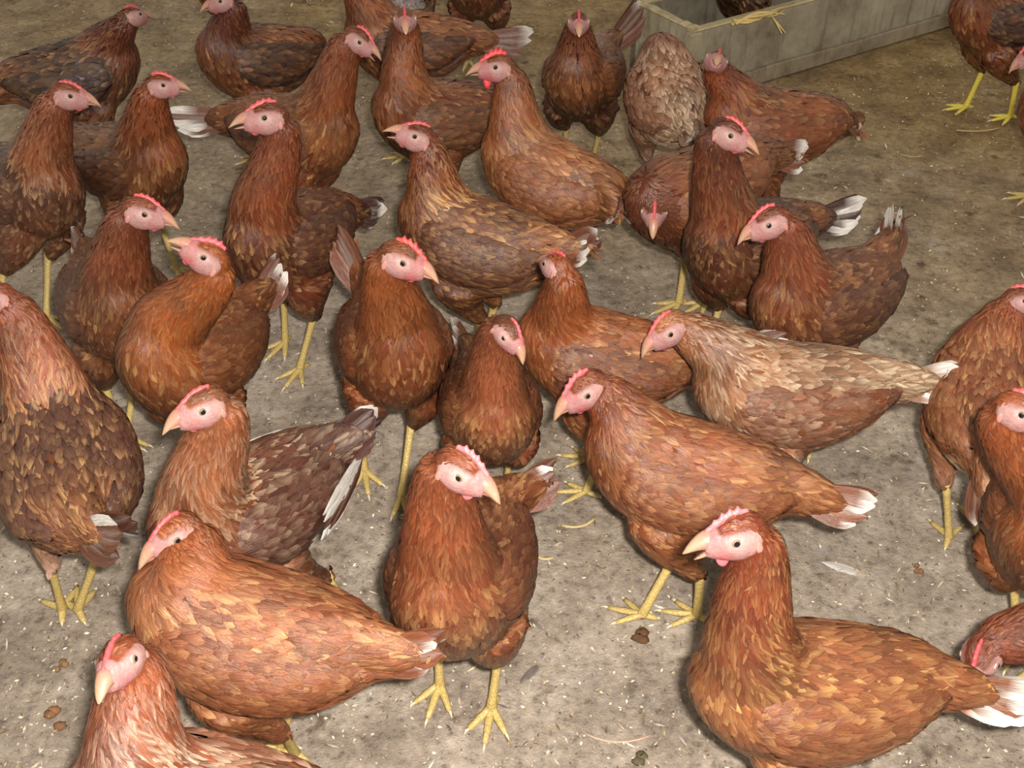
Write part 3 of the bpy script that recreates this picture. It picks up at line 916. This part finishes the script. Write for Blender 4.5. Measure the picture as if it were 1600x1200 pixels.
    for t in np.linspace(0, 1, 8):
        x = .0210 + .0225 * t; hw = .0090 * (1 - t) ** .62 + .0008; tz = .0092 * (1 - t ** 1.9) - .0102 * t ** 1.9; bz = -.0038 - .0072 * t ** 2.4
        if t > .99: bz = tz - .0008
        bz = min(bz, tz - .0006)
        aa = np.linspace(0, math.pi, 8)
        top = np.stack([np.full(8, x), hw * np.cos(aa), bz + (tz - bz) * np.sin(aa) ** .8], 1)
        R.append(np.vstack([top, [[x, -hw * .5, bz], [x, hw * .5, bz]]])); CC.append(bh * (1 - min(1, t * 1.4)) + bt * min(1, t * 1.4))
    up_tilt = gape * .35
    R = np.array(R)
    def rot(R_, a_):
        px, pz = .016, -.004
        x, z = R_[..., 0] - px, R_[..., 2] - pz
        o = R_.copy(); o[..., 0] = px + x * math.cos(a_) - z * math.sin(a_); o[..., 2] = pz + x * math.sin(a_) + z * math.cos(a_); return o
    g.rings(rot(R, up_tilt), np.array(CC))
    for sd in (1, -1):
        g.rings(rot(sphere_pts((.0245, sd * .0052, .0022), (.0018, .0010, .0008), 6, 5), up_tilt), s2l((90, 60, 50)))
    place(g, Mh, h.C); bo = link('beak', g.mesh('beak', M_BEAK), root)
    g = Geo(); R = []; CC = []
    for t in np.linspace(0, 1, 7):
        x = .0165 + .0215 * t; hw = .0074 * (1 - t) ** .7 + .0006; tz = -.0046 - .0030 * t; bz = -.0110 + .0026 * t
        aa = np.linspace(0, -math.pi, 8)
        R.append(np.stack([np.full(8, x), hw * np.cos(aa), tz + (tz - bz) * np.sin(aa)], 1)); CC.append(bh * (1 - t) + bt * t)
    g.rings(rot(np.array(R)[:, ::-1], -gape * .65), np.array(CC)); place(g, Mh, h.C)
    link('lower_beak', g.mesh('lower_beak', M_BEAK), bo)
    # comb: thin serrated blade
    ch = sp.get('comb', .006) * .54; cw = sp.get('combw', .0058)
    xc = np.linspace(.0245, -.013, 23); basez = np.interp(xc, [-.013, -.005, .005, .014, .0245], [.0180, .0188, .0172, .0130, .0070])
    env = np.interp(np.linspace(0, 1, 23), [0, .12, .4, .75, 1], [.15, .6, 1, .95, .1])
    tooth = np.array([(.55, 1.0, .62, .38)[k % 4] for k in range(23)])
    hz = .0016 + ch * env * tooth
    g = Geo(); R = []
    for x, z, t_, e_ in zip(xc, basez, hz, env):
        R.append([(x, cw * .5 * (.5 + .5 * e_), z - .003), (x, cw * .42 * (.5 + .5 * e_), z + t_ * .45), (x - .1 * t_, .0006, z + t_), (x - .1 * t_, -.0006, z + t_), (x, -cw * .42 * (.5 + .5 * e_), z + t_ * .45), (x, -cw * .5 * (.5 + .5 * e_), z - .003)])
    g.rings(R, s2l(sp.get('combc', (188, 78, 80)))); place(g, Mh, h.C); link('comb', g.mesh('comb', M_COMB), root)
    wl = sp.get('wattle', .005)
    for sd in (1, -1):
        g = Geo(); g.rings(sphere_pts((.0140, sd * .0058, -.0105 - wl * .55), (.0058, .0018, wl), 9, 8), s2l(sp.get('combc', (186, 84, 88))) * np.array([1, .95, .97]))
        place(g, Mh, h.C); link('wattle', g.mesh('wattle', M_COMB), root)
    for sd in (1, -1):
        g = Geo(); r_ = .0045
        th = np.array([0.02, .30, .56, .60, .95, 1.05, 1.5, 2.2, 3.0]); ph = np.linspace(0, 2 * math.pi, 14, endpoint=False)
        R = np.array([[(.004 + r_ * math.sin(a_) * math.cos(b_), sd * (.0156 + r_ * math.cos(a_)), .003 + r_ * math.sin(a_) * math.sin(b_)) for b_ in ph] for a_ in th])
        if sd > 0: R = R[:, ::-1]
        pc, ir, sk = s2l((18, 13, 12)), s2l(sp.get('iris', (128, 106, 88))), s2l((190, 156, 146))
        g.rings(R, np.array([pc, pc, pc, ir, ir, sk, sk, sk, sk])); place(g, Mh, h.C); link('eye', g.mesh('eye', M_EYE), root)
    # --- legs
    yl = s2l(sp.get('legc', (184, 160, 98))); cl = s2l((205, 190, 160))
    for q, sd in ((0, 1), (1, -1)):
        f = h.feet[q]; hk = h.hock[q] + np.array([0.0, 0, .012]) * s
        an = f + np.array([0, 0, .011]) * s
        dsh = nrm(hk - an)
        P = np.array([hk, hk * .8 + an * .2, hk * .5 + an * .5, hk * .15 + an * .85, an, an - np.array([0, 0, .005]) * s])
        g = Geo(); g.rings(frame_rings(P, np.array([.0066, .0058, .0050, .0055, .0072, .0055]) * s, np.array([.0075, .0066, .0058, .0062, .0075, .006]) * s, up=(1, 0, .05), n=9), yl)
        fa = math.radians(sp.get('toe', 0)) + sd * .06
        for ang, ln_ in ((0, .052), (.62, .041), (-.62, .041), (math.pi - .25 * sd, .022)):
            a_ = fa + ang; d = np.array([math.cos(a_), math.sin(a_), 0])
            us = np.array([0, .2, .45, .72, .92]); zz = np.array([.011, .0085, .0072, .0055, .0045])
            P = f + np.outer(us * ln_ * s, d) + np.outer(zz * s, [0, 0, 1])
            rr = np.array([.0058, .0050, .0050, .0040, .0032]) * s
            g.rings(frame_rings(P, rr, rr * .85, n=7), yl * rs.uniform(.92, 1.05))
            us = np.array([.90, 1.02, 1.14]); zz = np.array([.0048, .0048, .0016])
            P = f + np.outer(us * ln_ * s, d) + np.outer(zz * s, [0, 0, 1])
            g.rings(frame_rings(P, np.array([.0026, .0018, .0004]) * s, np.array([.0026, .0018, .0004]) * s, n=5), cl)
        link('leg', g.mesh('leg', M_LEG), root)
    return root

SPEC = [
 # ---- far rows
 dict(label='hen with dark chocolate wings behind two hens at the far left edge', bc=(120,125), yaw=18, eye=(218,22), beak=(238,28), tw=-1, tail=(-25,150), pitch=8, back=(84,52,42), wing=(74,46,40), breast=(120,62,40), neck=(140,70,42), near=0),
 dict(label='hen at the left edge with pale-flecked hackle and head turned right', bc=(48,300), yaw=318, eye=(110,150), beak=(157,164), tail=(-110,210), pitch=12, streak=.85, breast=(150,84,50), wing=(120,66,44), back=(110,62,44), feet=((62,510),(8,515)), pale=(236,190,140), near=1),
 dict(label='slim upright hen looking right behind the flecked hen at the left edge', bc=(205,262), yaw=325, eye=(255,133), beak=(292,140), tail=(60,190), pitch=14, gape=8, back=(150,92,50), wing=(112,66,46), breast=(140,76,46), streak=.5, near=0),
 dict(label='hen half out of the top edge behind the dark-winged hen looking left', bc=(345,-55), yaw=180, tel=25, near=0, hh=.41),
 dict(label='dark-winged hen at the top edge with pink face turned to the left', bc=(405,98), yaw=214, eye=(344,2), beak=(313,17), tail=(505,150), pitch=12, wing=(86,50,42), back=(164,100,58), breast=(128,68,46), neck=(124,62,42), streak=.25, near=0),
 dict(label='hen with white-tipped tail at left and beak open to the right', bc=(465,215), yaw=332, eye=(562,66), beak=(594,94), tail=(272,196), gape=22, pitch=10, comb=.009, tw_frac=.5, tw_len=.45, breast=(158,84,46), wing=(140,80,48), back=(176,110,62), near=1),
 dict(label='tall hen with raised beak looking left, legs apart, behind the upright orange hen', bc=(452,382), yaw=244, eye=(413,184), beak=(358,198), tail=(592,338), gape=10, pitch=16, comb=.008, breast=(146,72,44), back=(120,64,44), wing=(108,58,44), tailc=(104,58,44), neck=(160,82,44), feet=((470,582),(447,540)), near=1),
 dict(label='side-on hen with head above the frame and white tail tip, top centre', bc=(636,76), yaw=186, hh=.42, hf=.12, tail=(828,72), tw_frac=.7, tw_len=.3, back=(186,112,58), wing=(110,66,50), breast=(140,76,48), near=0, tel=12),
 dict(label='hen facing the camera, crown cut by white fluff, top centre', bc=(685,190), yaw=205, eye=(633,32), beak=(634,52), centre=1, tw=1, tail=(800,205), pitch=12, breast=(160,88,48), wing=(134,82,50), neck=(176,100,52), streak=.35, near=0),
 dict(label='hen seen from behind with white fluffy rump cut by the top edge', bc=(634,-27), yaw=95, tel=40, vent=(255,255,250), rump=(255,255,250), thigh=(255,240,230), breast=(180,140,110), tailc=(200,180,160), near=0, s=.95),
 dict(label='hen cut by the top edge with only belly and two thin legs showing', bc=(750,-25), yaw=262, hh=.42, breast=(140,76,50), thigh=(112,66,48), feet=((778,50),(742,58)), near=0),
 dict(label='big golden-brown hen with tall red comb looking left, tail to the camera', bc=(858,285), yaw=150, eye=(774,105), beak=(728,116), tail=(966,345), tmax=.08, pitch=12, comb=.017, gape=5, wattle=.010, red=1.0, combc=(206,62,66), neck=(182,102,48), breast=(172,98,50), back=(184,110,56), wing=(168,96,52), rump=(184,116,64), streak=.4, feet=((935,500),None), tw_frac=.5, tw_len=.35, near=1),
 dict(label='hen with dark brown back and streaked collar, beak open to the left', bc=(745,385), yaw=158, eye=(648,213), beak=(600,206), tail=(928,388), gape=20, pitch=8, streak=.95, neck=(160,82,44), wing=(112,62,44), back=(140,80,48), breast=(132,72,46), pale=(238,184,110), tw_frac=.6, tw_len=.25, feet=((745,540),None), near=1),
 dict(label='dark-breasted hen facing the camera with tail held up to the right, top centre', bc=(912,125), yaw=252, eye=(904,36), beak=(905,56), centre=1, tw=1, tail=(1005,22), hh=.36, pitch=12, breast=(106,56,38), neck=(150,86,50), back=(180,112,62), wing=(160,94,54), thigh=(120,78,56), feet=((912,232),(893,226)), near=0, comb=.007),
 dict(label='pale buff hen seen from behind, rump to the camera', bc=(1047,161), yaw=96, hh=.27, hf=.17, hpitch=-50, tel=8, tlen=.09, fat=1.12, rump=(216,172,124), back=(200,140,92), wing=(176,118,78), vent=(226,196,164), tailc=(214,176,134), breast=(190,130,86), pale=(246,222,190), thigh=(216,182,150), fleck=.4, saddle=.6, feet=((1010,282),None), near=0),
 dict(label='hen beside the pale buff hen, face to the camera and cream tail tip at right', bc=(1204,204), yaw=188, eye=(1105,88), beak=(1122,100), tw=1, tail=(1328,196), pitch=8, breast=(162,84,46), wing=(160,84,44), back=(168,92,48), tw_frac=.6, tw_len=.3, tipc=(230,200,160), near=0, tel=10),
 dict(label='hen with its head hung low towards the camera and a white-edged tail', bc=(1088,307), yaw=212, s=1.05, eye=(1022,330), beak=(1020,372), centre=1, tw=1, hh=.22, hf=.17, tail=(1252,248), pitch=-4, breast=(136,76,48), neck=(158,92,58), back=(178,108,60), wing=(164,96,56), tw_frac=.8, tw_len=.35, comb=.003, feet=((1102,478),(1060,480)), near=0),
 dict(label='upright hen looking right over the low-headed hen, curled white tail feathers', bc=(1165,390), yaw=222, eye=(1142,212), beak=(1185,240), tail=(1345,335), gape=12, pitch=16, breast=(150,80,48), neck=(146,74,44), wing=(112,62,46), back=(110,58,44), tailc=(100,54,42), tw_frac=.6, tw_len=.5, feet=((1165,520),None), near=1),
 dict(label='dark ruddy hen looking left with tail fanned up at right, white outer feathers', bc=(1284,476), yaw=214, eye=(1201,352), beak=(1152,378), tail=(1400,345), pitch=10, hh=.36, breast=(150,82,52), wing=(116,64,46), back=(146,84,50), neck=(156,80,46), streak=.45, tw_frac=.6, tw_len=.4, fwhite=.2, spread=1.4, near=1, tel=45),
 dict(label='hen cut by the top right corner with dark wing and splayed yellow toes', bc=(1565,35), yaw=192, hh=.42, wing=(84,46,42), breast=(150,78,48), thigh=(124,72,44), feet=((1596,180),(1508,172)), legc=(214,196,80), near=0),
 dict(label='hen entering from the right edge with only beak and breast showing', bc=(1690,190), yaw=188, eye=(1612,88), beak=(1576,112), hh=.34, hf=.16, near=0, feet=(None,(1575,203)), breast=(176,98,56)),
 dict(label='small hen in the board enclosure with dark breast above the rim', loc=(.57,2.765), bc=(1178,-12), yaw=213, hh=.40, breast=(76,42,34), wing=(80,44,36), back=(96,52,40), near=0, s=1.0),
 # ---- middle rows
 dict(label='hen looking right between the flecked left-edge hen and the bright orange hen', bc=(182,480), yaw=300, eye=(226,335), beak=(280,354), tail=(128,372), pitch=16, breast=(142,76,46), wing=(124,66,46), neck=(150,78,44), back=(150,82,46), streak=.35, feet=((200,690),None), near=1, hl=.03),
 dict(label='bright orange hen with beak raised to the left and low pink comb', bc=(302,560), yaw=250, eye=(318,402), beak=(262,376), tail=(428,440), tel=45, gape=14, pitch=22, comb=.010, red=.9, neck=(190,106,46), breast=(182,100,48), back=(166,94,50), wing=(156,88,48), streak=.35, feet=((262,800),None), combc=(206,84,92), near=1),
 dict(label='rusty hen standing front on, head turned right, tail up behind its left shoulder', bc=(615,545), yaw=286, eye=(630,411), beak=(686,438), tail=(530,368), tel=55, pitch=20, comb=.012, red=.9, breast=(158,76,40), neck=(182,102,48), back=(168,90,46), wing=(160,88,48), tailc=(176,98,50), combc=(200,70,66), feet=((628,782),(570,742)), near=1, fleck=.2, streak=.2, tw_frac=.1),
 dict(label='orange hen seen from behind its shoulder, face turned away to the left', s=.93, bc=(942,566), yaw=172, eye=(852,412), beak=(840,408), tw=-1, tel=15, pitch=10, neck=(184,98,44), breast=(166,88,44), back=(170,94,46), wing=(140,82,54), streak=.25, comb=.006, near=1),
 dict(label='small hen facing the camera in the centre with pale eye ring', bc=(765,640), yaw=278, eye=(788,528), beak=(820,566), tail=(718,522), tel=30, pitch=18, s=.86, breast=(152,82,50), neck=(164,90,52), back=(170,100,60), wing=(146,80,50), fleck=.35, comb=.004, vent=(226,200,180), feet=((790,770),None), near=1),
 dict(label='pale buff-necked hen with long white tail pointing right', s=.97, bc=(1230,622), yaw=180, eye=(1047,522), beak=(1001,554), tail=(1488,596), hh=.30, hf=.17, pitch=4, tel=14, neck=(196,128,74), breast=(176,104,60), back=(206,150,100), wing=(158,90,50), rump=(214,166,118), tailc=(210,160,110), pale=(250,226,190), streak=.95, saddle=.9, fleck=.35, tw_frac=1, tw_len=.55, comb=.006, near=1),
 dict(label='large dark-backed hen at the left edge seen from behind, white tail feathers', bc=(105,735), yaw=114, eye=(-18,470), beak=(-50,480), tail=(205,855), pitch=6, tel=2, back=(98,58,46), wing=(104,60,46), rump=(150,88,54), neck=(172,92,54), breast=(170,104,64), vent=(244,204,166), tailc=(160,96,58), streak=.5, fleck=.12, mottle=.12, tw_frac=.35, tw_len=.6, feet=((100,958),(125,960)), thigh=(255,226,192), near=1, fat=1.1),
 dict(label='hen looking left with white wing feathers and pale chest in front of the orange hen', bc=(388,804), yaw=236, eye=(316,643), beak=(256,672), tail=(540,690), tmax=.11, tel=50, pitch=14, hh=.40, neck=(190,116,66), breast=(184,112,66), wing=(112,58,42), back=(140,74,44), tailc=(110,58,44), pale=(244,214,178), streak=.85, fwhite=.75, comb=.003, feet=((572,960),None), near=1, tw_frac=.15),
 dict(label='long rusty hen walking left with white-tipped tail, right of centre', bc=(1070,748), yaw=163, s=.96, eye=(917,618), beak=(859,656), tail=(1352,800), tel=6, hh=.32, hf=.15, pitch=6, comb=.010, red=.9, neck=(168,88,44), breast=(176,104,58), wing=(160,90,50), back=(168,94,50), tailc=(176,102,54), streak=.5, tw_frac=.65, tw_len=.3, combc=(208,92,96), feet=((1088,968),(985,988)), near=1),
 dict(label='hen at the right seen from behind with pale fluff under its tail', bc=(1537,632), yaw=74, hh=.34, hf=.10, eye=(1602,470), beak=(1640,470), tel=-20, tlen=.10, back=(150,84,48), wing=(160,96,56), rump=(166,100,60), vent=(255,236,206), thigh=(214,170,130), breast=(170,100,60), tailc=(176,110,70), feet=((1480,845),None), near=1, s=.95),
 dict(label='orange hen cut by the right edge with its pink face at the border', loc=(.61,.925), bc=(1640,852), yaw=240, eye=(1597,648), beak=(1650,670), pitch=18, breast=(180,104,54), neck=(182,98,48), back=(160,92,52), streak=.25, thigh=(120,84,64), feet=(None,(1585,1010)), near=1),
 # ---- nearest row
 dict(label='orange-brown hen with beak down in the left foreground, tail pointing right', bc=(395,1000), yaw=164, eye=(276,844), beak=(215,884), tail=(688,1022), tel=6, hh=.32, hf=.13, spread=.55, pitch=6, neck=(184,104,52), breast=(184,108,58), wing=(168,96,54), back=(178,104,58), tailc=(184,108,60), tw_frac=.4, tw_len=.25, streak=.15, comb=.004, feet=((462,1185),(440,1170)), near=1),
 dict(label='rusty hen standing front on in the foreground, head turned right', bc=(722,900), yaw=258, eye=(718,746), beak=(776,776), tail=(848,756), tmax=.085, tel=45, pitch=20, comb=.010, wattle=.007, breast=(158,88,52), neck=(164,86,46), back=(160,90,54), wing=(140,76,50), fleck=.45, streak=.3, tailc=(164,92,52), tw_frac=.4, tw_len=.25, combc=(210,106,110), feet=((768,1112),(688,1076)), near=1),
 dict(label='large hen in the right foreground with open beak and white tail', s=.94, bc=(1262,1085), yaw=184, eye=(1150,848), beak=(1066,866), tail=(1640,1112), tel=14, gape=26, pitch=6, hh=.41, comb=.010, wattle=.008, red=.8, neck=(160,76,40), breast=(184,112,64), wing=(168,98,58), back=(174,104,60), tailc=(190,118,66), streak=.55, tw_frac=.75, tw_len=.5, combc=(210,104,108), pale=(244,192,120), near=1),
 dict(label='speckled hen cut by the bottom edge with face towards the camera', bc=(336,1300), yaw=172, eye=(208,1030), beak=(163,1072), tw=.4, hs=.97, tel=2, tlen=.10, hh=.37, pitch=14, neck=(188,104,56), breast=(188,112,68), back=(190,124,80), wing=(176,106,64), pale=(248,222,192), streak=.7, fleck=.5, comb=.003, near=1),
 dict(label='hen at the lower right edge behind the white tail, only crown showing', loc=(.73,.735), bc=(1730,1060), yaw=180, eye=(1556,1040), beak=(1516,1070), hh=.20, hf=.19, neck=(150,76,44), near=1),
]


hens = [solve(d) for d in SPEC]
for h in hens: body_cage(h)
bpy.context.view_layer.update()
for k, h in enumerate(hens): build(h, k)
for h in hens:
    me = h.cage.data; bpy.data.objects.remove(h.cage); bpy.data.meshes.remove(me)


# ------------------------------------------------------------------ small things lying about
M_STRAW = mat_attr('straw', 0.5, 0.4, 0.2, 400)

def straw(px, py, ang, L, label, col=(196, 176, 124), r=.0017, bend=.01):
    p = at(px, py); z = floor_z(p[0], p[1])
    o = empty('straw', (p[0], p[1], z - .002), math.radians(ang))
    o2 = Geo()
    t = np.linspace(-.5, .5, 7)
    P = np.stack([t * L, bend * (t * 2) ** 2, np.full(7, r + .001)], 1)
    o2.rings(frame_rings(P, np.full(7, r), np.full(7, r * .6), n=6), s2l(col))
    me = o2.mesh('straw', M_STRAW)
    bpy.data.objects.remove(o)
    s_ = link('straw', me); s_.location = (p[0], p[1], z - .002); s_.rotation_euler = (0, 0, math.radians(ang))
    tag(s_, label, 'straw')
straw(908, 822, 18, .05, 'pale straw left of the long rusty hen', r=.0022)
straw(845, 874, -28, .03, 'short straw right of the front-on foreground hen', r=.002)
straw(965, 1160, -2, .075, 'pinkish straw on the grey floor at the bottom centre', (196, 160, 138), .0013)
straw(1530, 205, 6, .10, 'pale straw by the splayed yellow toes at the upper right', (190, 168, 120), .002)
straw(1425, 245, -12, .05, 'thin straw on the golden litter at the right', (176, 156, 112), .0016)

def lost_feather(px, py, ang, L, W, c, label):
    p = at(px, py); z = floor_z(p[0], p[1])
    b = blade(L, W, s2l(c), s2l(c) * .9, s2l(c), 0, cup=.06, bend=.05, rows=8)
    M = np.array([[1, 0, 0], [0, 0, 1], [0, 1, 0.0]]).T       # lay the blade flat on the ground
    place(b, M, np.array([-L / 2, 0, .003]))
    f = link('loose_feather', b.mesh('loose_feather', M_FEATHER)); f.location = (p[0], p[1], z - .003); f.rotation_euler = (0, 0, math.radians(ang))
    tag(f, label, 'feather')
lost_feather(828, 1050, 48, .036, .011, (118, 108, 100), 'small dark grey feather lying right of the front-on foreground hen')
lost_feather(1315, 890, -24, .055, .016, (206, 198, 190), 'whitish feather lying below the tail of the long rusty hen')

def dropping(px, py, r, c, label):
    p = at(px, py); z = floor_z(p[0], p[1])
    rs = np.random.default_rng(int(px))
    g = Geo()
    for k in range(3):
        q = rs.normal(0, r * .55, 2)
        R = sphere_pts((q[0], q[1], .001), (r * rs.uniform(.5, .8), r * rs.uniform(.4, .7), .0035 + .002 * rs.random()), 10, 6)
        R[:, :, :2] += rs.normal(0, r * .05, R[:, :, :2].shape)
        g.rings(R, s2l(c) * rs.uniform(.85, 1.1))
    o = link('dropping', g.mesh('dropping', M_DOWN)); o.location = (p[0], p[1], z - .003)
    tag(o, label, 'dropping')
dropping(1002, 985, .013, (92, 66, 46), 'dark brown dropping under the toes of the long rusty hen')
dropping(1000, 1186, .012, (96, 88, 66), 'olive dropping near the bottom edge left of the large foreground hen')
dropping(85, 1125, .012, (128, 92, 66), 'reddish brown dropping near the lower left edge')
dropping(98, 1040, .008, (134, 104, 72), 'small brown dropping left of the speckled hen')
dropping(1435, 890, .006, (120, 86, 60), 'tiny brown dropping on the grey floor right of the large foreground hen')

def straw_twist():
    a = at(1152, 36, BH + .012); b = at(1214, 20, BH + .020)
    root = empty('straw_twist', (a + b) / 2 - np.array([0, 0, .012]))
    tag(root, 'twist of pale yellow straw lying over the enclosure rim', 'straw')
    rs = np.random.default_rng(4); d = b - a; base = np.array(root.location)
    for k in range(9):
        t = np.linspace(-.12 * rs.random(), 1 + .25 * rs.random(), 9)
        ph = rs.uniform(0, 6.28); w_ = .006 + .008 * t.clip(0)
        P = a - base + np.outer(t, d) + np.stack([np.sin(t * 5 + ph) * w_ * .5, np.cos(t * 5 + ph) * w_, np.sin(t * 4 + ph * 2) * .005 + .003], 1)
        if k > 6: P[:, 2] -= np.clip(t - .8, 0, 1) * .14; P[:, 1] -= np.clip(t - .8, 0, 1) * .10
        g = Geo(); r = np.interp(t, [0, .5, 1.2], [.0045, .0050, .0014])
        g.rings(frame_rings(P, r, r * .7, n=6), s2l((206, 180, 116)) * rs.uniform(.75, 1.05))
        link('stalk', g.mesh('stalk', M_STRAW), root)
straw_twist()
